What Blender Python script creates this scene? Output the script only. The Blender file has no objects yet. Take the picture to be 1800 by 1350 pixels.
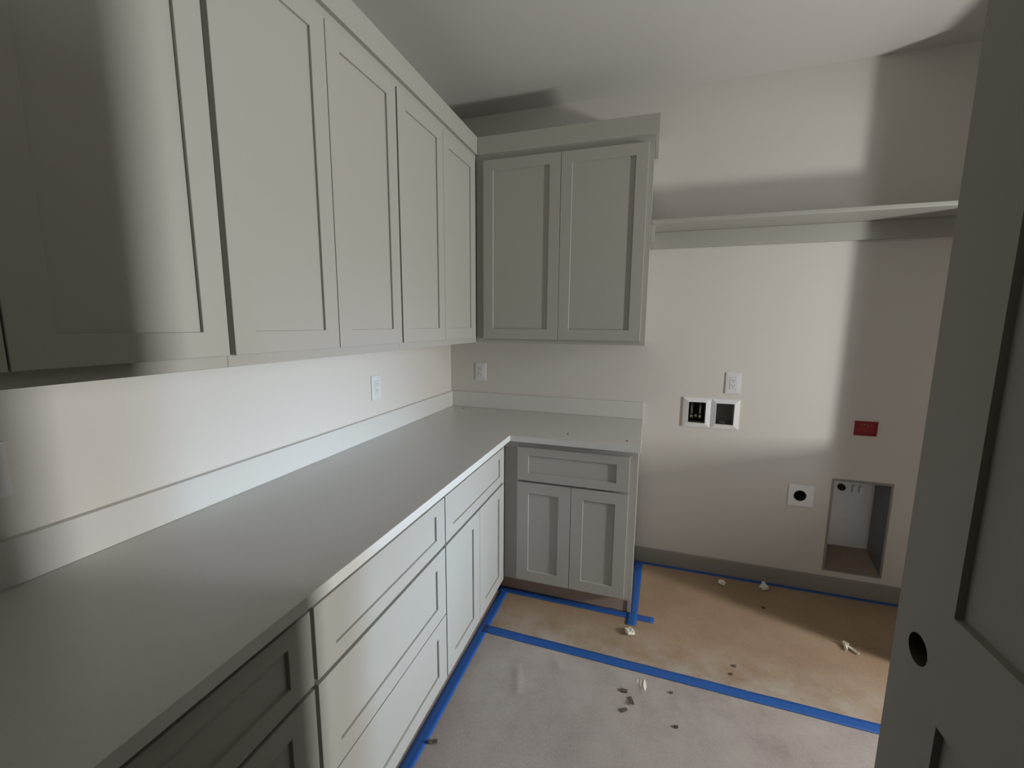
import bpy, bmesh, math, random
from mathutils import Vector, Matrix, noise
random.seed(4)
SC = bpy.context.scene
COL = SC.collection

# ---------------------------------------------------------------- camera
cam_data = bpy.data.cameras.new('camera')
cam = bpy.data.objects.new('camera', cam_data); COL.objects.link(cam)
cx, cy, cz = 1.27984, -2.62233, 1.47628
R = Vector((0.9520856, 0.3057450, 0.0072772)); U = Vector((-0.0500629, 0.1323330, 0.9899402)); F = Vector((-0.3017063, 0.9428722, -0.1412986))
cam.matrix_world = Matrix(((R.x, U.x, -F.x, cx), (R.y, U.y, -F.y, cy), (R.z, U.z, -F.z, cz), (0, 0, 0, 1)))
cam_data.sensor_width = 36.0; cam_data.lens = 742.668/1800*36; cam_data.clip_start = 0.02
SC.camera = cam

# ---------------------------------------------------------------- light and exposure
SC.view_settings.view_transform = 'Standard'; SC.view_settings.look = 'None'
SC.view_settings.gamma = 1.0; SC.view_settings.use_curve_mapping = False
SC.view_settings.exposure = -0.12
world = bpy.data.worlds.new('world'); SC.world = world; world.use_nodes = True
bg = world.node_tree.nodes['Background']
bg.inputs[0].default_value = (0.9, 0.95, 1.0, 1); bg.inputs[1].default_value = 0.012

def area(name, loc, target, sx, sy, power, col):
    d = bpy.data.lights.new(name, 'AREA'); d.shape = 'RECTANGLE'; d.size = sx; d.size_y = sy
    d.energy = power; d.color = col
    o = bpy.data.objects.new(name, d); COL.objects.link(o); o.location = loc
    o.rotation_euler = (Vector(target)-Vector(loc)).to_track_quat('-Z', 'Y').to_euler()
    return o
area('window_daylight', (4.087, -1.16, 1.16), (1.0, -3.3, 1.5), 0.17, 0.24, 84, (1.0, 0.985, 0.955))
area('upper_fill_light', (4.087, -1.16, 1.85), (1.2, -2.6, 0.9), 0.17, 0.9, 30, (0.93, 0.96, 1.0))  # added fill above the main daylight, lightens the lower back wall
sk = area('window_skylight', (6.2, -1.28, 1.22), (0.6, -1.30, 0.62), 0.45, 0.4, 3.4, (0.52, 0.75, 1.0)); sk.data.spread = math.radians(21)

# ---------------------------------------------------------------- materials
def mat(name, col, rough=0.6, metal=0.0, bump=0.0, bscale=200, var=0.0, vscale=3.0, spec=0.5, bdist=0.001):
    m = bpy.data.materials.new(name); m.use_nodes = True
    nt = m.node_tree; b = nt.nodes['Principled BSDF']
    b.inputs['Base Color'].default_value = (*col, 1); b.inputs['Roughness'].default_value = rough
    b.inputs['Metallic'].default_value = metal; b.inputs['Specular IOR Level'].default_value = spec
    tc = nt.nodes.new('ShaderNodeTexCoord')
    if var > 0:
        n = nt.nodes.new('ShaderNodeTexNoise'); n.inputs['Scale'].default_value = vscale; n.inputs['Detail'].default_value = 5
        nt.links.new(tc.outputs['Object'], n.inputs['Vector'])
        mx = nt.nodes.new('ShaderNodeMix'); mx.data_type = 'RGBA'
        mx.inputs[6].default_value = (*[c*(1-var) for c in col], 1); mx.inputs[7].default_value = (*[min(1, c*(1+var)) for c in col], 1)
        nt.links.new(n.outputs['Fac'], mx.inputs[0]); nt.links.new(mx.outputs[2], b.inputs['Base Color'])
    if bump > 0:
        n2 = nt.nodes.new('ShaderNodeTexNoise'); n2.inputs['Scale'].default_value = bscale; n2.inputs['Detail'].default_value = 3
        nt.links.new(tc.outputs['Object'], n2.inputs['Vector'])
        bp = nt.nodes.new('ShaderNodeBump'); bp.inputs['Strength'].default_value = bump; bp.inputs['Distance'].default_value = bdist
        nt.links.new(n2.outputs['Fac'], bp.inputs['Height']); nt.links.new(bp.outputs['Normal'], b.inputs['Normal'])
    return m
M_wall = mat('wall_paint', (0.65, 0.622, 0.578), 0.85, bump=0.25, bscale=130, var=0.01)
M_ceil = mat('ceiling_paint', (0.60, 0.583, 0.55), 0.9, bump=0.25, bscale=110, var=0.01)
M_cab = mat('greige_cabinet_paint', (0.415, 0.40, 0.362), 0.45, bump=0.04, bscale=400, var=0.01)
M_base = mat('greige_baseboard_paint', (0.30, 0.28, 0.245), 0.5, bump=0.04, bscale=300)
M_kick = mat('bare_toe_kick', (0.42, 0.32, 0.25), 0.7, bump=0.1, bscale=200, var=0.08)
M_quartz = mat('pale_quartz', (0.64, 0.63, 0.60), 0.25, var=0.035, vscale=260)
M_plastic = mat('white_plastic', (0.80, 0.80, 0.80), 0.35)
M_plate = mat('outlet_plastic', (0.72, 0.72, 0.72), 0.35)
M_slot = mat('dark_slot', (0.03, 0.03, 0.03), 0.6)
M_dark = mat('dark_cavity', (0.02, 0.018, 0.016), 0.9)
M_red = mat('red_electrical_plastic', (0.27, 0.018, 0.02), 0.5, var=0.1, vscale=60)
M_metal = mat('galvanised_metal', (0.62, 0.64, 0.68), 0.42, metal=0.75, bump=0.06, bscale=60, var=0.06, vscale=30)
M_steel = mat('dark_side_metal', (0.20, 0.21, 0.23), 0.5, metal=0.6, var=0.08, vscale=20)  # darker metal colour for the right side panel only
M_flange = mat('dull_flange_metal', (0.30, 0.29, 0.27), 0.5, metal=0.5, var=0.15, vscale=40)
M_reflect = mat('brown_floor_reflection', (0.20, 0.155, 0.12), 0.6, var=0.15, vscale=25)  # brown reflection of the floor paper painted into the vent base
M_brass = mat('brass_valve', (0.45, 0.40, 0.32), 0.35, metal=0.8)
M_door = mat('door_primer_paint', (0.25, 0.236, 0.205), 0.55, bump=0.12, bscale=160)
M_bore = mat('shaded_bore_fibre', (0.06, 0.045, 0.03), 0.9)  # brown fibre, darkened to paint the shade inside the bore
M_tape = mat('blue_painters_tape', (0.017, 0.10, 0.37), 0.55, bump=0.35, bscale=350, var=0.10, vscale=14)
M_chip = mat('drywall_chip', (0.80, 0.76, 0.66), 0.85, bump=0.3, bscale=300, var=0.08, vscale=60)
M_grit = mat('dark_grit', (0.11, 0.085, 0.065), 0.9)
M_sub = mat('subfloor', (0.30, 0.27, 0.24), 0.9, var=0.1)

def paper(name, c1, c2, rough, dust=None):
    m = bpy.data.materials.new(name); m.use_nodes = True; nt = m.node_tree; b = nt.nodes['Principled BSDF']
    tc = nt.nodes.new('ShaderNodeTexCoord')
    n = nt.nodes.new('ShaderNodeTexNoise'); n.inputs['Scale'].default_value = 2.6; n.inputs['Detail'].default_value = 6; n.inputs['Roughness'].default_value = 0.6
    f = nt.nodes.new('ShaderNodeTexNoise'); f.inputs['Scale'].default_value = 160; f.inputs['Detail'].default_value = 2
    nt.links.new(tc.outputs['Object'], n.inputs['Vector']); nt.links.new(tc.outputs['Object'], f.inputs['Vector'])
    r = nt.nodes.new('ShaderNodeMapRange'); r.inputs[1].default_value = 0.32; r.inputs[2].default_value = 0.68
    nt.links.new(n.outputs['Fac'], r.inputs[0])
    mx = nt.nodes.new('ShaderNodeMix'); mx.data_type = 'RGBA'; mx.inputs[6].default_value = (*c1, 1); mx.inputs[7].default_value = (*c2, 1)
    nt.links.new(r.outputs[0], mx.inputs[0])
    m2 = nt.nodes.new('ShaderNodeMix'); m2.data_type = 'RGBA'; m2.blend_type = 'MULTIPLY'; m2.inputs[0].default_value = 0.5
    r2 = nt.nodes.new('ShaderNodeMapRange'); r2.inputs[1].default_value = 0.3; r2.inputs[2].default_value = 0.7; r2.inputs[3].default_value = 0.75; r2.inputs[4].default_value = 1.15
    nt.links.new(f.outputs['Fac'], r2.inputs[0]); nt.links.new(mx.outputs[2], m2.inputs[6]); nt.links.new(r2.outputs[0], m2.inputs[7])
    out = m2.outputs[2]
    if dust:   # pale plaster dust trodden in along one edge of the sheet (world y from dust[0] to dust[1])
        sp = nt.nodes.new('ShaderNodeSeparateXYZ'); nt.links.new(tc.outputs['Object'], sp.inputs[0])
        g = nt.nodes.new('ShaderNodeMapRange'); g.inputs[1].default_value = dust[0]; g.inputs[2].default_value = dust[1]; nt.links.new(sp.outputs[1], g.inputs[0])
        dn = nt.nodes.new('ShaderNodeTexNoise'); dn.inputs['Scale'].default_value = 7; dn.inputs['Detail'].default_value = 7; dn.inputs['Roughness'].default_value = 0.65
        nt.links.new(tc.outputs['Object'], dn.inputs['Vector'])
        dr_ = nt.nodes.new('ShaderNodeMapRange'); dr_.inputs[1].default_value = 0.35; dr_.inputs[2].default_value = 0.68; nt.links.new(dn.outputs['Fac'], dr_.inputs[0])
        mu = nt.nodes.new('ShaderNodeMath'); mu.operation = 'MULTIPLY'; nt.links.new(g.outputs[0], mu.inputs[0]); nt.links.new(dr_.outputs[0], mu.inputs[1])
        m3 = nt.nodes.new('ShaderNodeMix'); m3.data_type = 'RGBA'; m3.inputs[7].default_value = (0.46, 0.42, 0.38, 1)
        nt.links.new(mu.outputs[0], m3.inputs[0]); nt.links.new(out, m3.inputs[6]); out = m3.outputs[2]
    nt.links.new(out, b.inputs['Base Color']); b.inputs['Roughness'].default_value = rough
    bn = nt.nodes.new('ShaderNodeTexNoise'); bn.inputs['Scale'].default_value = 9; bn.inputs['Detail'].default_value = 8
    nt.links.new(tc.outputs['Object'], bn.inputs['Vector'])
    bp = nt.nodes.new('ShaderNodeBump'); bp.inputs['Strength'].default_value = 0.35; bp.inputs['Distance'].default_value = 0.006
    nt.links.new(bn.outputs['Fac'], bp.inputs['Height']); nt.links.new(bp.outputs['Normal'], b.inputs['Normal'])
    return m
M_paper_far = paper('brown_builder_paper', (0.30, 0.205, 0.13), (0.385, 0.275, 0.18), 0.55, (-0.60, -0.88))
M_paper_near = paper('greyed_builder_paper', (0.32, 0.275, 0.25), (0.41, 0.36, 0.33), 0.5, (-1.7, -0.9))

# ---------------------------------------------------------------- helpers
def finish(name, bm, m, parent=None, bevel=0.0, smooth=False):
    bmesh.ops.recalc_face_normals(bm, faces=bm.faces)
    if bevel > 0:
        es = [e for e in bm.edges if len(e.link_faces) == 2 and e.calc_face_angle(0) > 0.5]
        bmesh.ops.bevel(bm, geom=es, offset=bevel, segments=2 if bevel > 0.0012 else 1, affect='EDGES', profile=0.6, clamp_overlap=True)
    me = bpy.data.meshes.new(name); 
    if parent is not None:
        bmesh.ops.translate(bm, verts=bm.verts, vec=-world_loc(parent))
    bm.to_mesh(me); bm.free(); me.materials.append(m)
    if smooth:
        for p in me.polygons: p.use_smooth = True
    o = bpy.data.objects.new(name, me); COL.objects.link(o)
    if parent is not None: o.parent = parent
    return o
def world_loc(o):
    v = Vector((0, 0, 0))
    while o is not None: v += o.location; o = o.parent
    return v
def tag(o, label, cat, group=None):
    o['label'] = label; o['category'] = cat
    if group: o['group'] = group
    return o
def empty(name, loc, label, cat, group=None):
    o = bpy.data.objects.new(name, None); COL.objects.link(o); o.location = loc; o.empty_display_size = 0.05
    return tag(o, label, cat, group)
def struct(o): o['kind'] = 'structure'; return o
def abox(bm, x0, x1, y0, y1, z0, z1):
    vs = [bm.verts.new((x, y, z)) for x in (x0, x1) for y in (y0, y1) for z in (z0, z1)]
    for f in ((0, 1, 3, 2), (4, 6, 7, 5), (0, 4, 5, 1), (2, 3, 7, 6), (0, 2, 6, 4), (1, 5, 7, 3)):
        bm.faces.new([vs[i] for i in f])
def boxes(name, L, m, parent=None, bevel=0.0):
    bm = bmesh.new()
    for b in L: abox(bm, *b)
    return finish(name, bm, m, parent, bevel)
# mapping of a face-on frame (u across, v up, w out of the wall) onto the left run or the back run
LEFT = lambda u, v, w: Vector((w, u, v))
BACK = lambda u, v, w: Vector((u, -w, v))
def wbox(bm, T, u0, u1, v0, v1, w0, w1):
    a = T(u0, v0, w0); b = T(u1, v1, w1)
    abox(bm, min(a.x, b.x), max(a.x, b.x), min(a.y, b.y), max(a.y, b.y), min(a.z, b.z), max(a.z, b.z))
def wboxes(name, T, L, m, parent=None, bevel=0.0):
    bm = bmesh.new()
    for b in L: wbox(bm, T, *b)
    return finish(name, bm, m, parent, bevel)
def ring(bm, T, o, i, w0, w1, wi=None):
    # rectangular frame: outer (u0,u1,v0,v1), inner likewise; wi = front depth at the inner edge (sloped face)
    wi = w1 if wi is None else wi
    def q(r, w): return [bm.verts.new(T(*p, w)) for p in ((r[0], r[2]), (r[1], r[2]), (r[1], r[3]), (r[0], r[3]))]
    A, B, C, D = q(o, w0), q(o, w1), q(i, wi), q(i, w0)
    for a, b in ((A, B), (B, C), (C, D), (D, A)):
        for k in range(4):
            j = (k+1) % 4; bm.faces.new((a[k], a[j], b[j], b[k]))
def wring(name, T, o, i, w0, w1, m, parent, bevel=0.0, wi=None):
    bm = bmesh.new(); ring(bm, T, o, i, w0, w1, wi); return finish(name, bm, m, parent, bevel)
def cyl(bm, c, axis, r, h, seg=24, r2=None):
    # cylinder from c along axis
    q = Vector(axis).to_track_quat('Z', 'Y').to_matrix().to_4x4()
    mt = Matrix.Translation(Vector(c)+Vector(axis).normalized()*h/2) @ q
    bmesh.ops.create_cone(bm, cap_ends=True, segments=seg, radius1=r, radius2=r if r2 is None else r2, depth=h, matrix=mt)

def shaker(name, T, u0, u1, v0, v1, wb, parent, stile=0.058, rail=0.056, th=0.0195, rec=0.008):
    d = wring(name, T, (u0, u1, v0, v1), (u0+stile, u1-stile, v0+rail, v1-rail), wb, wb+th, M_cab, parent, 0.0008)
    wboxes('panel', T, [(u0+stile-0.004, u1-stile+0.004, v0+rail-0.004, v1-rail+0.004, wb+0.002, wb+th-rec)], M_cab, d)
    return d

# ---------------------------------------------------------------- room shell
XR = 2.78; YF = -2.62; ZC = 2.743
floor = struct(boxes('floor', [(-0.12, 2.90, -4.6, 0.30, -0.10, 0.0)], M_sub))
ceiling = struct(boxes('ceiling', [(-0.12, 2.90, -4.6, 0.30, ZC, ZC+0.1)], M_ceil))
struct(boxes('wall_left', [(-0.12, 0.0, -4.6, 0.12, 0.0, ZC)], M_wall))
def wall_cells(name, T, us, vs, holes, w0, w1, m):
    # one slab with rectangular holes, made of a welded grid of cells
    us = sorted(set(us)); vs = sorted(set(vs)); bm = bmesh.new(); V = {}
    def v(i, j, k):
        if (i, j, k) not in V: V[(i, j, k)] = bm.verts.new(T(us[i], vs[j], (w0, w1)[k]))
        return V[(i, j, k)]
    def solid(i, j):
        if i < 0 or j < 0 or i >= len(us)-1 or j >= len(vs)-1: return False
        cu, cv = (us[i]+us[i+1])/2, (vs[j]+vs[j+1])/2
        return not any(h[0] < cu < h[1] and h[2] < cv < h[3] for h in holes)
    for i in range(len(us)-1):
        for j in range(len(vs)-1):
            if not solid(i, j): continue
            for k in (0, 1): bm.faces.new((v(i, j, k), v(i+1, j, k), v(i+1, j+1, k), v(i, j+1, k)))
            if not solid(i-1, j): bm.faces.new((v(i, j, 0), v(i, j+1, 0), v(i, j+1, 1), v(i, j, 1)))
            if not solid(i+1, j): bm.faces.new((v(i+1, j, 0), v(i+1, j+1, 0), v(i+1, j+1, 1), v(i+1, j, 1)))
            if not solid(i, j-1): bm.faces.new((v(i, j, 0), v(i+1, j, 0), v(i+1, j, 1), v(i, j, 1)))
            if not solid(i, j+1): bm.faces.new((v(i, j+1, 0), v(i+1, j+1, 0), v(i+1, j+1, 1), v(i, j+1, 1)))
    return struct(finish(name, bm, m))
H_wash = (1.505, 1.775, 0.900, 1.048); H_pipe = (2.088, 2.162, 0.505, 0.579); H_dry = (2.276, 2.534, 0.137, 0.652); H_red = (2.342, 2.434, 0.913, 0.979)
hs = [H_wash, H_pipe, H_dry, H_red]
wall_cells('wall_back', BACK, [0, XR]+[h[0] for h in hs]+[h[1] for h in hs], [0, ZC]+[h[2] for h in hs]+[h[3] for h in hs], hs, -0.14, 0.0, M_wall)
boxes('wall_back_sheathing', [(-0.12, 2.90, 0.14, 0.30, 0, ZC)], M_dark)['kind'] = 'structure'
# right wall with a window opening (full height from y -1.95 to -0.66, above an unseen low wall, added to shade the lower back wall, from there to -0.334)
RIGHT = lambda u, v, w: Vector((XR+w, u, v))
W1 = (-1.95, -0.334, 0.935, 2.42); WM = -0.66
wall_cells('wall_right', RIGHT, [-4.6, 0.12, W1[0], WM, W1[1]], [0, ZC, W1[2], W1[3]], [(W1[0], WM, -1, W1[3]), (WM-0.001, W1[1], W1[2], W1[3])], 0.0, 0.12, M_wall)
struct(boxes('trim_1', [(XR-0.015, XR, W1[1]+0.006, W1[1]+0.07, W1[2]-0.06, W1[3]+0.07), (XR-0.015, XR, W1[0]-0.07, W1[0]-0.006, 0.0, W1[3]+0.07),
    (XR-0.015, XR, W1[0]-0.006, W1[1]+0.006, W1[3]+0.006, W1[3]+0.07), (XR-0.015, XR, WM+0.004, W1[1]+0.006, W1[2]-0.06, W1[2]-0.002)], M_base))
# front wall with the doorway the camera stands in
FRONT = lambda u, v, w: Vector((u, YF-w, v))
D1 = (0.848, 1.800, 0.0, 2.06)
wall_cells('wall_front', FRONT, [0, XR, D1[0], D1[1]], [0, ZC, D1[3]], [(D1[0], D1[1], -1, D1[3])], 0.0, 0.12, M_wall)
struct(boxes('wall_hall_light_block', [(0.0, 2.78, -4.6, -4.5, 0.0, ZC)], M_wall))  # unseen wall added to cut ambient light through the doorway
struct(boxes('baseboard_back', [(1.2665, XR, -0.015, 0.0, 0.0, 0.094)], M_base, bevel=0.0015))
struct(boxes('baseboard_right', [(XR-0.015, XR, WM+0.01, -0.015, 0.0, 0.094)], M_base, bevel=0.0015))

# ---------------------------------------------------------------- cabinets
DU = 0.3255     # upper face frame plane; doors stand proud of it
DB = 0.5905     # base face frame plane
ZUB, ZUT, ZUD0, ZUD1 = 1.368, 2.386, 1.397, 2.345
def upper_left(y0, y1, label, rev_far=0.0075, rev_near=0.0065):
    # y0 far end (towards the corner), y1 near end
    c = empty('upper_cabinet', (0, (y0+y1)/2, ZUB), label, 'cabinet', 'upper cabinets along the left wall')
    boxes('carcass', [(0.002, DU-0.019, y1+0.0005, y0-0.0005, ZUB+0.004, 2.47)], M_cab, c, 0.001)
    boxes('face_frame', [(DU-0.019, DU, y1+0.0003, y0-0.0003, ZUB, 2.40)], M_cab, c, 0.0008)
    ym = (y0-rev_far + y1+rev_near)/2
    shaker('door', LEFT, ym+0.0015, y0-rev_far, ZUD0, ZUD1, DU+0.0003, c)
    shaker('door', LEFT, y1+rev_near, ym-0.0015, ZUD0, ZUD1, DU+0.0003, c)
    return c
upper_left(-DU-0.001, -1.135, 'greige two-door upper cabinet on the left wall, in the corner', rev_far=0.060, rev_near=0.004)
upper_left(-1.135, -1.8705, 'greige two-door upper cabinet in the middle of the left wall run', rev_far=0.006, rev_near=0.0075)
upper_left(-1.8705, -2.612, 'greige two-door upper cabinet nearest the camera, top left of the photo', rev_far=0.0075, rev_near=0.006)
c = empty('upper_cabinet', (0.8, 0, ZUB), 'greige two-door upper cabinet on the back wall, above the short counter', 'cabinet')
boxes('carcass', [(0.002, 1.264, -DU+0.019, -0.001, ZUB+0.004, 2.47)], M_cab, c, 0.001)
boxes('face_frame', [(DU+0.002, 1.2645, -DU, -DU+0.019, ZUB, 2.40)], M_cab, c, 0.0008)
shaker('door', BACK, 0.3765, 0.8060, 1.392, 2.352, DU+0.0003, c)
shaker('door', BACK, 0.8090, 1.2380, 1.392, 2.352, DU+0.0003, c)
# flat crown boards
t = boxes('cabinet_trim_board', [(DU-0.002, DU+0.017, -2.612, -DU-0.017, 2.386, 2.476)], M_cab, None, 0.0012)
tag(t, 'flat greige crown board along the top of the left wall cabinets', 'trim')
t = empty('cabinet_trim_board', (0.8, -DU-0.017, 2.386), 'flat greige crown board capping the back wall cabinet with a short side return', 'trim')
boxes('front_board', [(DU+0.0175, 1.284, -DU-0.017, -DU-0.0002, 2.386, 2.476)], M_cab, t, 0.0012)
boxes('side_return', [(1.2655, 1.284, -DU+0.0005, -0.001, 2.386, 2.476)], M_cab, t, 0.0012)

ZB0, ZBT = 0.104, 0.883
def base_left(y0, y1, kind, label, rf, rn):
    c = empty('base_cabinet', (0, (y0+y1)/2, 0), label, 'cabinet')
    boxes('carcass', [(0.002, DB-0.019, y1+0.0005, y0-0.0005, ZB0, ZBT-0.001)], M_cab, c, 0.001)
    boxes('face_frame', [(DB-0.019, DB, y1+0.0003, y0-0.0003, ZB0, ZBT-0.001)], M_cab, c, 0.0008)
    boxes('toe_kick', [(DB-0.090, DB-0.072, y1+0.0003, y0-0.0003, 0.004, ZB0)], M_kick, c)
    a, b = y1+rn, y0-rf; W = DB+0.0003
    shaker('drawer', LEFT, a, b, 0.676, 0.855, W, c, stile=0.062, rail=0.044)
    if kind == 'doors':
        m = (a+b)/2
        shaker('door', LEFT, m+0.0015, b, 0.130, 0.664, W, c, stile=0.068)
        shaker('door', LEFT, a, m-0.0015, 0.130, 0.664, W, c, stile=0.068)
    else:
        shaker('drawer', LEFT, a, b, 0.4005, 0.664, W, c, stile=0.062, rail=0.056)
        shaker('drawer', LEFT, a, b, 0.130, 0.3955, W, c, stile=0.062, rail=0.056)
    return c
base_left(-DB-0.001, -1.3145, 'doors', 'greige base cabinet on the left run in the corner, one drawer over two doors', 0.062, 0.004)
base_left(-1.3145, -1.9515, 'drawers', 'greige three-drawer base cabinet in the middle of the left run', 0.003, 0.005)
base_left(-1.9515, -2.612, 'doors', 'dark greige base cabinet nearest the camera, at the bottom left', 0.006, 0.006)
c = empty('base_cabinet', (0.93, 0, 0), 'greige base cabinet under the short back counter, one drawer over two doors', 'cabinet')
boxes('carcass', [(DB+0.002, 1.2635, -DB+0.019, -0.001, ZB0, ZBT-0.001), (1.2455, 1.2635, -0.535, -0.001, 0.004, ZB0)], M_cab, c)
boxes('face_frame', [(DB+0.002, 1.264, -DB, -DB+0.019, ZB0, ZBT-0.001)], M_cab, c, 0.0008)
boxes('toe_kick', [(DB-0.072, 1.2455, -0.530, -0.512, 0.004, ZB0)], M_kick, c)
shaker('drawer', BACK, 0.668, 1.2265, 0.676, 0.852, DB+0.0003, c, stile=0.060, rail=0.042)
shaker('door', BACK, 0.668, 0.9485, 0.120, 0.664, DB+0.0003, c, stile=0.062)
shaker('door', BACK, 0.9515, 1.2265, 0.120, 0.664, DB+0.0003, c, stile=0.060)

# L-shaped worktop
bm = bmesh.new()
P = [(0.001, -2.618), (0.635, -2.618), (0.635, -0.635), (1.2735, -0.635), (1.2735, -0.001), (0.001, -0.001)]
lo = [bm.verts.new((x, y, 0.884)) for x, y in P]; hi = [bm.verts.new((x, y, 0.914)) for x, y in P]
bm.faces.new(lo); bm.faces.new(hi)
for k in range(6): bm.faces.new((lo[k], lo[(k+1) % 6], hi[(k+1) % 6], hi[k]))
tag(finish('worktop', bm, M_quartz, None, 0.002), 'L-shaped pale quartz worktop along the left and back base cabinets', 'countertop')
tag(boxes('backsplash', [(0.001, 0.021, -2.618, -0.001, 0.9145, 1.016)], M_quartz, None, 0.0015), 'low quartz upstand along the left wall behind the long worktop', 'backsplash')
tag(boxes('backsplash', [(0.0215, 1.2735, -0.021, -0.001, 0.9145, 1.016)], M_quartz, None, 0.0015), 'low quartz upstand on the back wall behind the short worktop', 'backsplash')

# ---------------------------------------------------------------- shelf
s = empty('wall_shelf', (2.1, 0, 1.99), 'long painted shelf on the back wall, right of the upper cabinet', 'shelf')
boxes('shelf_board', [(1.2655, XR-0.001, -0.246, -0.001, 1.990, 2.010)], M_cab, s, 0.004)
boxes('cleat', [(1.2845, XR-0.001, -0.0195, -0.001, 1.901, 1.9895)], M_cab, s, 0.001)
boxes('cleat', [(1.2652, 1.2842, -0.240, -0.001, 1.901, 1.9895)], M_cab, s, 0.001)

# ---------------------------------------------------------------- outlets
def outlet(T, u, v, label):
    o = empty('wall_outlet', T(u, v, 0), label, 'outlet', 'duplex wall outlets')
    bm = bmesh.new(); ring(bm, T, (u-0.0385, u+0.0385, v-0.060, v+0.060), (u-0.0170, u+0.0170, v-0.0335, v+0.0335), 0.0006, 0.0045, 0.0065)
    finish('cover_plate', bm, M_plate, o, 0.0008)
    r = wboxes('receptacle', T, [(u-0.0165, u+0.0165, v-0.033, v+0.033, 0.001, 0.0072)], M_plate, o, 0.001)
    L = []
    for s_ in (-0.0155, 0.0155):
        L += [(u-0.0075, u-0.0055, v+s_-0.001, v+s_+0.008, 0.0073, 0.0076), (u+0.0055, u+0.0075, v+s_-0.001, v+s_+0.007, 0.0073, 0.0076), (u-0.002, u+0.002, v+s_-0.009, v+s_-0.005, 0.0073, 0.0076)]
    wboxes('slots', T, L, M_slot, r)
    return o
outlet(LEFT, -0.848, 1.157, 'white outlet on the left wall, near the corner')
outlet(LEFT, -2.1665, 1.164, 'white outlet cut off at the left edge of the photo')
outlet(BACK, 0.221, 1.157, 'white outlet on the back wall beneath the upper cabinet')
outlet(BACK, 1.746, 1.154, 'white outlet on the back wall above the washer supply box')

# ---------------------------------------------------------------- washer supply box
w = empty('washer_supply_box', (1.64, 0, 0.89), 'white recessed washer box with two square openings on the back wall', 'utility box')
bm = bmesh.new()
ring(bm, BACK, (1.493, 1.642, 0.888, 1.061), (1.5235, 1.6145, 0.914, 1.036), -0.002, 0.007, 0.015)
ring(bm, BACK, (1.6425, 1.790, 0.888, 1.061), (1.6695, 1.7620, 0.914, 1.036), -0.002, 0.007, 0.015)
finish('frame', bm, M_plastic, w, 0.0015)
bm = bmesh.new()
for a, b in ((1.520, 1.618), (1.666, 1.766)):
    wbox(bm, BACK, a, b, 0.910, 1.040, -0.085, -0.082)
    wbox(bm, BACK, a-0.003, a, 0.908, 1.042, -0.085, -0.002); wbox(bm, BACK, b, b+0.003, 0.908, 1.042, -0.085, -0.002)
    wbox(bm, BACK, a, b, 0.907, 0.910, -0.085, -0.002); wbox(bm, BACK, a, b, 1.040, 1.043, -0.085, -0.002)
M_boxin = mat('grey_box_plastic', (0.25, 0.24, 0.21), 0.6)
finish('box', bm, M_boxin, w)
wboxes('dark_sheet', BACK, [(1.5205, 1.6175, 0.911, 1.039, -0.081, -0.079)], M_dark, w)['label'] = 'dark sheet over the back of the left opening'  # near-black sheet in front of the grey back, left opening only
for x, h in ((1.546, 1.025), (1.592, 1.022)):
    bm = bmesh.new(); cyl(bm, (x, 0.040, 0.945), (0, 0, 1), 0.0075, h-0.945, 16); cyl(bm, (x, 0.040, 0.944), (0, -1, 0), 0.010, 0.016, 16)
    v = finish('valve', bm, M_brass, w, 0, True)
bm = bmesh.new(); cyl(bm, (1.569, 0.045, 0.948), (0, -1, 0), 0.009, 0.018, 12); finish('valve_lever', bm, M_brass, w, 0, True)
bm = bmesh.new(); cyl(bm, (1.715, 0.055, 0.9102), (0, 0, 1), 0.022, 0.012, 24, 0.018); finish('drain_collar', bm, M_boxin, w, 0, True)

# ---------------------------------------------------------------- dark red electrical box
r = empty('electrical_box', (2.388, 0, 0.945), 'dark red electrical box on the back wall above the dryer recess', 'electrical box')
wring('rim', BACK, (2.337, 2.439, 0.907, 0.985), (2.345, 2.431, 0.915, 0.977), -0.002, 0.003, M_red, r, 0.0008)
wboxes('cover', BACK, [(2.3445, 2.4315, 0.9145, 0.9775, -0.012, -0.004)], M_red, r, 0.001)
bm = bmesh.new()
for k, (du, dv) in enumerate(((-0.020, 0.018), (-0.006, 0.020), (0.010, 0.017), (0.024, 0.019))):
    cyl(bm, BACK(2.388+du, 0.946+dv, -0.0039), (0, -1, 0), 0.0028, 0.0012, 10)
finish('screw', bm, M_boxin, r)['kind'] = 'stuff'

# ---------------------------------------------------------------- pipe escutcheon
g = empty('pipe_escutcheon', (2.13, 0, 0.54), 'square white plate with a round dark hole, low on the back wall', 'wall plate')
bm = bmesh.new(); N = 32; cu, cv = 2.125, 0.542
def sq(t):
    c_, s_ = math.cos(t), math.sin(t); k = 0.0605/max(abs(c_), abs(s_)); return (2.130+c_*k, 0.5425+s_*k)
def circ(t, rr): return (cu+math.cos(t)*rr, cv+math.sin(t)*rr)
rings = []
for fn, w_ in ((lambda t: sq(t), 0.0005), (lambda t: sq(t), 0.004), (lambda t: circ(t, 0.0325), 0.006), (lambda t: circ(t, 0.0305), 0.004)):
    rings.append([bm.verts.new(BACK(*fn(2*math.pi*k/N), w_)) for k in range(N)])
for a, b in zip(rings, rings[1:]):
    for k in range(N): bm.faces.new((a[k], a[(k+1) % N], b[(k+1) % N], b[k]))
finish('plate', bm, M_plastic, g)
bm = bmesh.new(); rr = [[bm.verts.new(BACK(cu+0.0300*math.cos(2*math.pi*k/N), cv+0.0300*math.sin(2*math.pi*k/N), w_)) for k in range(N)] for w_ in (0.0045, -0.05)]
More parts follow.
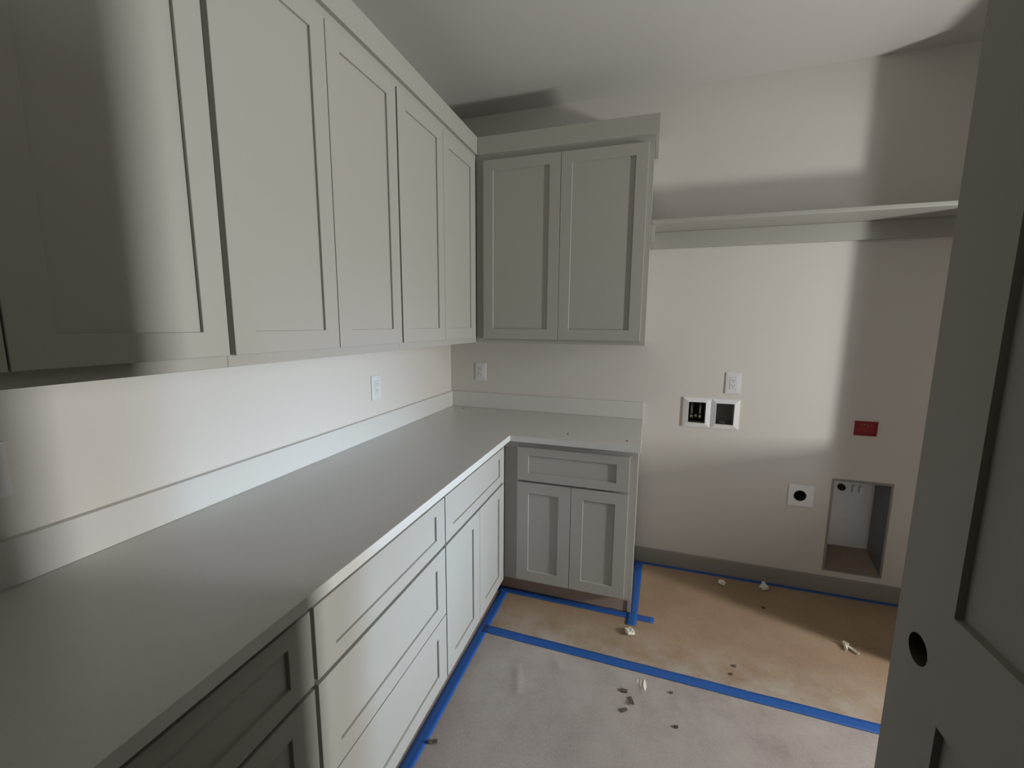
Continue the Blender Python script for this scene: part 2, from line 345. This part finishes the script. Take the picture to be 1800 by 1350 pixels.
for k in range(N): bm.faces.new((rr[0][k], rr[0][(k+1) % N], rr[1][(k+1) % N], rr[1][k]))
bm.faces.new(rr[1]); finish('hole_shade', bm, M_dark, g)  # shade inside the hole painted as a near-black tube

# ---------------------------------------------------------------- dryer vent recess
d = empty('dryer_vent_box', (2.405, 0, 0.13), 'tall recessed metal dryer vent box low on the back wall', 'vent box')
wring('flange', BACK, (2.268, 2.541, 0.128, 0.660), (2.279, 2.531, 0.140, 0.648), 0.0004, 0.0035, M_flange, d, 0.0008)
def prism(name, pts, m):   # quad slab given by four corners, thin
    bm = bmesh.new(); vs = [bm.verts.new(p) for p in pts]; f = bm.faces.new(vs)
    bmesh.ops.recalc_face_normals(bm, faces=[f])
    ret = bmesh.ops.extrude_face_region(bm, geom=[f]); n = f.normal.copy()
    vv = [x for x in ret['geom'] if isinstance(x, bmesh.types.BMVert)]
    bmesh.ops.translate(bm, verts=vv, vec=n*0.0012)
    return finish(name, bm, m, d)
x0, x1, X0, X1 = 2.279, 2.531, 2.290, 2.518; YB = 0.125
z0, z1, Z0, Z1 = 0.141, 0.647, 0.226, 0.630
prism('back_panel', [(X0, YB, Z0), (X1, YB, Z0), (X1, YB, Z1), (X0, YB, Z1)], M_metal)
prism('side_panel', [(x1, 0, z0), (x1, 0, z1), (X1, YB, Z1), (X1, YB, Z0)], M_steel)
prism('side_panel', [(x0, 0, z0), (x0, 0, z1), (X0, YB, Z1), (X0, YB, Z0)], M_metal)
prism('base_panel', [(x0, 0, z0), (x1, 0, z0), (X1, YB, Z0), (X0, YB, Z0)], M_reflect)
prism('top_panel', [(x0, 0, z1), (x1, 0, z1), (X1, YB, Z1), (X0, YB, Z1)], M_metal)
bm = bmesh.new(); cyl(bm, (2.362, YB-0.001, 0.575), (0, -1, 0), 0.018, 0.010, 20); finish('knockout', bm, M_dark, d)
for xx in (2.412, 2.445):
    boxes('clip', [(xx, xx+0.012, YB-0.014, YB-0.001, 0.552, 0.592)], M_plastic, d, 0.001)

# ---------------------------------------------------------------- open door
dr = struct(boxes('door_1', [(1.760, 1.795, -1.832, -1.692, 0.012, 2.044), (1.760, 1.795, -2.600, -2.460, 0.012, 2.044),
     (1.760, 1.795, -2.460, -1.832, 0.012, 0.235), (1.760, 1.795, -2.460, -1.832, 0.828, 1.022), (1.760, 1.795, -2.460, -1.832, 1.905, 2.044)], M_door))
# fuse the joints and bore the lock hole, kept blind so no light passes through
bmx = bmesh.new(); cyl(bmx, (1.74, -1.762, 0.913), (1, 0, 0), 0.027, 0.050, 40)
mc = bpy.data.meshes.new('cut'); bmesh.ops.recalc_face_normals(bmx, faces=bmx.faces); bmx.to_mesh(mc); bmx.free()
cut = bpy.data.objects.new('cut', mc); COL.objects.link(cut)
md = dr.modifiers.new('bore', 'BOOLEAN'); md.operation = 'DIFFERENCE'; md.object = cut; md.solver = 'EXACT'; md.use_self = True
dg = bpy.context.evaluated_depsgraph_get(); dg.update()
nm = bpy.data.meshes.new_from_object(dr.evaluated_get(dg), depsgraph=dg)
dr.modifiers.clear(); dr.data = nm; nm.materials.clear(); nm.materials.append(M_door); nm.materials.append(M_bore)
for p in nm.polygons:
    c_ = p.center
    p.material_index = 1 if math.hypot(c_.y+1.762, c_.z-0.913) < 0.0275 and 1.7605 < c_.x < 1.7945 else 0
bpy.data.objects.remove(cut, do_unlink=True)
boxes('panel', [(1.7715, 1.7835, -2.464, -1.828, 0.231, 0.832)], M_door, dr, 0.0)
boxes('panel', [(1.7715, 1.7835, -2.464, -1.828, 1.018, 1.909)], M_door, dr, 0.0)

# ---------------------------------------------------------------- floor protection and tape
def sheet(name, x0, x1, y0, y1, z, m, folds, step=0.02):
    bm = bmesh.new(); nx = int((x1-x0)/step)+1; ny = int((y1-y0)/step)+1; g = []
    for j in range(ny+1):
        row = []
        for i in range(nx+1):
            x = x0+(x1-x0)*i/nx; y = y0+(y1-y0)*j/ny; h = 0.0
            for ax, ay, bx, by, hh, wd in folds:
                a = Vector((ax, ay)); b = Vector((bx, by)); p = Vector((x, y)); t_ = max(0, min(1, (p-a).dot(b-a)/(b-a).length_squared))
                q = (p-(a+(b-a)*t_)).length; h += hh*math.sin(math.pi*min(1, max(0.05, t_)))*math.exp(-(q/wd)**2)
            h += 0.0004*noise.noise(Vector((x*9, y*9, 0)))
            row.append(bm.verts.new((x, y, z+h)))
        g.append(row)
    for j in range(ny):
        for i in range(nx): bm.faces.new((g[j][i], g[j][i+1], g[j+1][i+1], g[j+1][i]))
    o = finish(name, bm, m, None, 0, True)
    md = o.modifiers.new('thickness', 'SOLIDIFY'); md.thickness = 0.0006; md.offset = -1
    return o
tag(sheet('floor_paper', 0.525, XR-0.016, -0.885, -0.0155, 0.0012, M_paper_far, []), 'brown builder paper on the floor between the blue cross tape and back wall', 'floor paper')
tag(sheet('floor_paper', 0.525, XR-0.016, YF, -0.8855, 0.0012, M_paper_near,
    [(0.80, -1.02, 0.86, -1.20, 0.006, 0.018), (0.95, -0.95, 1.0, -1.02, 0.004, 0.015), (1.325, -0.935, 1.335, -1.03, 0.005, 0.008), (1.35, -0.94, 1.362, -1.03, 0.004, 0.006), (0.9, -1.5, 1.3, -1.42, 0.003, 0.03)], 0.0105),
    'grey-brown builder paper on the floor in front of the blue cross tape', 'floor paper')
def tape(pts_l, pts_r, label, z=0.0026, n=40):
    # pts_l, pts_r: end points of the two long edges
    bm = bmesh.new(); a0, a1 = Vector(pts_l[0]), Vector(pts_l[1]); b0, b1 = Vector(pts_r[0]), Vector(pts_r[1]); rows = []
    for k in range(n+1):
        t_ = k/n; a = a0.lerp(a1, t_); b = b0.lerp(b1, t_); j = 0.0012*noise.noise(Vector((t_*14, z*900, 3)))
        dn = (b-a).normalized()*j
        rows.append([bm.verts.new((*((a.lerp(b, s_))+dn), z+0.0003*noise.noise(Vector((t_*20, s_*2, z*100))))) for s_ in (0, 0.33, 0.67, 1)])
    for k in range(n):
        for i in range(3): bm.faces.new((rows[k][i], rows[k][i+1], rows[k+1][i+1], rows[k+1][i]))
    o = finish('painters_tape', bm, M_tape, None, 0, True)
    md = o.modifiers.new('thickness', 'SOLIDIFY'); md.thickness = 0.0003; md.offset = -1
    return tag(o, label, 'tape', "strips of blue painter's tape")
tape([(0.560, -0.545), (0.550, -2.60)], [(0.609, -0.545), (0.599, -2.60)], "blue tape strip along the foot of the left base cabinets", 0.0026, 80)
tape([(0.545, -0.529), (1.377, -0.536)], [(0.545, -0.576), (1.377, -0.580)], "blue tape strip along the foot of the back base cabinet", 0.0034)
tape([(0.585, -0.850), (2.76, -0.890)], [(0.585, -0.900), (2.76, -0.940)], "long blue tape strip crossing the floor in front of the back cabinet", 0.0034, 80)
tape([(1.2665, -0.022), (1.2665, -0.530)], [(1.317, -0.022), (1.2985, -0.530)], "blue tape strip on the floor beside the back cabinet's right side", 0.0042)
tape([(1.245, -0.5305), (1.243, -0.629)], [(1.2985, -0.5305), (1.293, -0.627)], "short end of blue tape poking out in front of the back cabinet corner", 0.0042, 8)
tape([(1.268, -0.0165), (2.76, -0.0165)], [(1.268, -0.040), (2.76, -0.040)], "blue tape strip along the foot of the back wall baseboard", 0.0026, 60)

# ---------------------------------------------------------------- debris
def chunk(name, loc, dims, rot, m, label, cat, group=None, seed=0, rough=0.25):
    bm = bmesh.new(); rnd = random.Random(seed)
    bmesh.ops.create_cube(bm, size=1.0)
    bmesh.ops.subdivide_edges(bm, edges=bm.edges[:], cuts=2, use_grid_fill=True)
    for v in bm.verts:
        v.co = Vector((v.co.x*dims[0], v.co.y*dims[1], v.co.z*dims[2]))
        v.co += Vector([rnd.uniform(-1, 1)*rough*min(dims)*0.5 for _ in range(3)])
    bmesh.ops.transform(bm, verts=bm.verts, matrix=Matrix.Rotation(rot, 4, 'Z') @ Matrix.Rotation(rnd.uniform(-.15, .15), 4, 'X'))
    zmin = min(v.co.z for v in bm.verts)
    bmesh.ops.translate(bm, verts=bm.verts, vec=(0, 0, -zmin))
    o = finish(name, bm, m, None, 0, False); o.location = loc
    return tag(o, label, cat, group)
G = 'white drywall chips on the floor'
chunk('drywall_chip', (1.266, -0.687, 0.0022), (0.034, 0.036, 0.016), 0.5, M_chip, 'white blocky chip at the end of the blue tape by the cabinet corner', 'debris', G, 1)
chunk('drywall_chip', (1.752, -0.118, 0.0022), (0.034, 0.018, 0.016), -0.5, M_chip, 'small white chip near the back wall baseboard, left one of two', 'debris', G, 2, 0.5)
o = chunk('drywall_chip', (1.972, -0.088, 0.0022), (0.034, 0.028, 0.014), 0.4, M_chip, 'white jagged chip touching the baseboard tape, right one of two', 'debris', G, 3, 0.6)
for v in o.data.vertices:
    if v.co.z > 0.010 and v.co.y > 0.0: v.co.z += 0.018; v.co.x *= 0.5
bm = bmesh.new()
for q, (ax, ay, bx, by, w_) in enumerate(((1.337, -0.945, 1.338, -1.005, 0.006), (1.322, -0.946, 1.320, -0.992, 0.0035), (1.310, -0.946, 1.309, -0.975, 0.0025))):
    n_ = 8; top = [bm.verts.new((ax+(bx-ax)*k/n_-w_*math.sin(math.pi*(k+.6)/(n_+1.2)), ay+(by-ay)*k/n_, 0.0085)) for k in range(n_+1)]
    bot = [bm.verts.new((ax+(bx-ax)*k/n_+w_*math.sin(math.pi*(k+.6)/(n_+1.2)), ay+(by-ay)*k/n_, 0.0085)) for k in range(n_+1)]
    for k in range(n_): bm.faces.new((top[k], top[k+1], bot[k+1], bot[k]))
for v in bm.verts: v.co.z = 0.0021+0.005*math.exp(-((v.co.x-1.330)/0.010)**2)*max(0.0, math.sin(math.pi*(-0.935-v.co.y)/0.095))
o = finish('plaster_smear', bm, M_chip); md = o.modifiers.new('thickness', 'SOLIDIFY'); md.thickness = 0.0005; md.offset = 1
tag(o, 'white streaks of plaster smeared on the paper just in front of the cross tape', 'stain')
# forked chip near the door
bm = bmesh.new()
for (ax, ay, az, bx, by, bz, r_) in ((2.222, -0.452, 0.010, 2.258, -0.502, 0.012, 0.0085), (2.222, -0.452, 0.014, 2.215, -0.492, 0.010, 0.0075), (2.217, -0.448, 0.018, 2.232, -0.462, 0.022, 0.008)):
    a = Vector((ax, ay, az)); b = Vector((bx, by, bz)); cyl(bm, a, b-a, r_, (b-a).length, 5, r_*0.6)
rnd = random.Random(9)
for v in bm.verts: v.co += Vector([rnd.uniform(-.002, .002) for _ in range(3)])
zm = min(v.co.z for v in bm.verts); bmesh.ops.translate(bm, verts=bm.verts, vec=(0, 0, 0.0022-zm))
tag(finish('drywall_chip', bm, M_chip), 'white forked chip on the brown paper near the open door', 'debris', G)
CR = ['dark crumb of dirt just below the cross tape, topmost of a row of three', 'dark crumb of dirt in the middle of a row of three', 'dark crumb of dirt at the lower end of a row of three']
G2 = 'dark crumbs of dirt on the floor paper'
chunk('dirt_crumb', (0.624, -1.462, 0.0018), (0.030, 0.012, 0.006), 0.5, M_grit, 'dark crumb of dirt next to the tape along the left base cabinets', 'debris', G2, 11, 0.6)
for k, (x, y, a, b) in enumerate(((1.258, -1.030, .026, .016), (1.288, -1.070, .010, .040), (1.262, -1.120, .026, .012))):
    chunk('dirt_crumb', (x, y, 0.0020), (a, b, 0.0035), 0.3*k, M_grit, CR[k], 'debris', G2, 20+k, 0.7)
for k, (x, y) in enumerate(((1.709, -0.748), (1.688, -0.800))):
    chunk('dirt_crumb', (x, y, 0.0020), (0.014, 0.011, 0.002), 0.5*k, M_grit, ('faint dark crumb behind the cross tape, farther from it of a pair', 'faint dark crumb behind the cross tape, closer to it of a pair')[k], 'debris', G2, 30+k, 0.7)
chunk('dirt_crumb', (1.93, -0.272, 0.0020), (0.016, 0.010, 0.004), 0.2, M_grit, 'faint dark crumb on the brown paper in front of the white chips', 'debris', G2, 40, 0.7)
chunk('dirt_crumb', (1.44, -0.98, 0.0020), (0.010, 0.008, 0.004), 0.2, M_grit, 'tiny dark crumb in front of the cross tape, right of the paper crease', 'debris', G2, 41, 0.7)
chunk('dirt_crumb', (1.45, -1.13, 0.0020), (0.012, 0.010, 0.004), 0.2, M_grit, 'tiny dark crumb nearest the camera, right of the row of three', 'debris', G2, 42, 0.7)
for x, y, l in ((0.130, -0.084, 'tiny dark speck on the worktop in the back corner'), (0.909, -0.511, 'tiny dark speck at the middle of the short worktop'), (1.206, -0.548, 'tiny dark speck at the right end of the short worktop')):
    chunk('grit_speck', (x, y, 0.9142), (0.006, 0.010, 0.003), 0.2, M_grit, l, 'debris', 'specks of grit on the worktop', 50, 0.5)
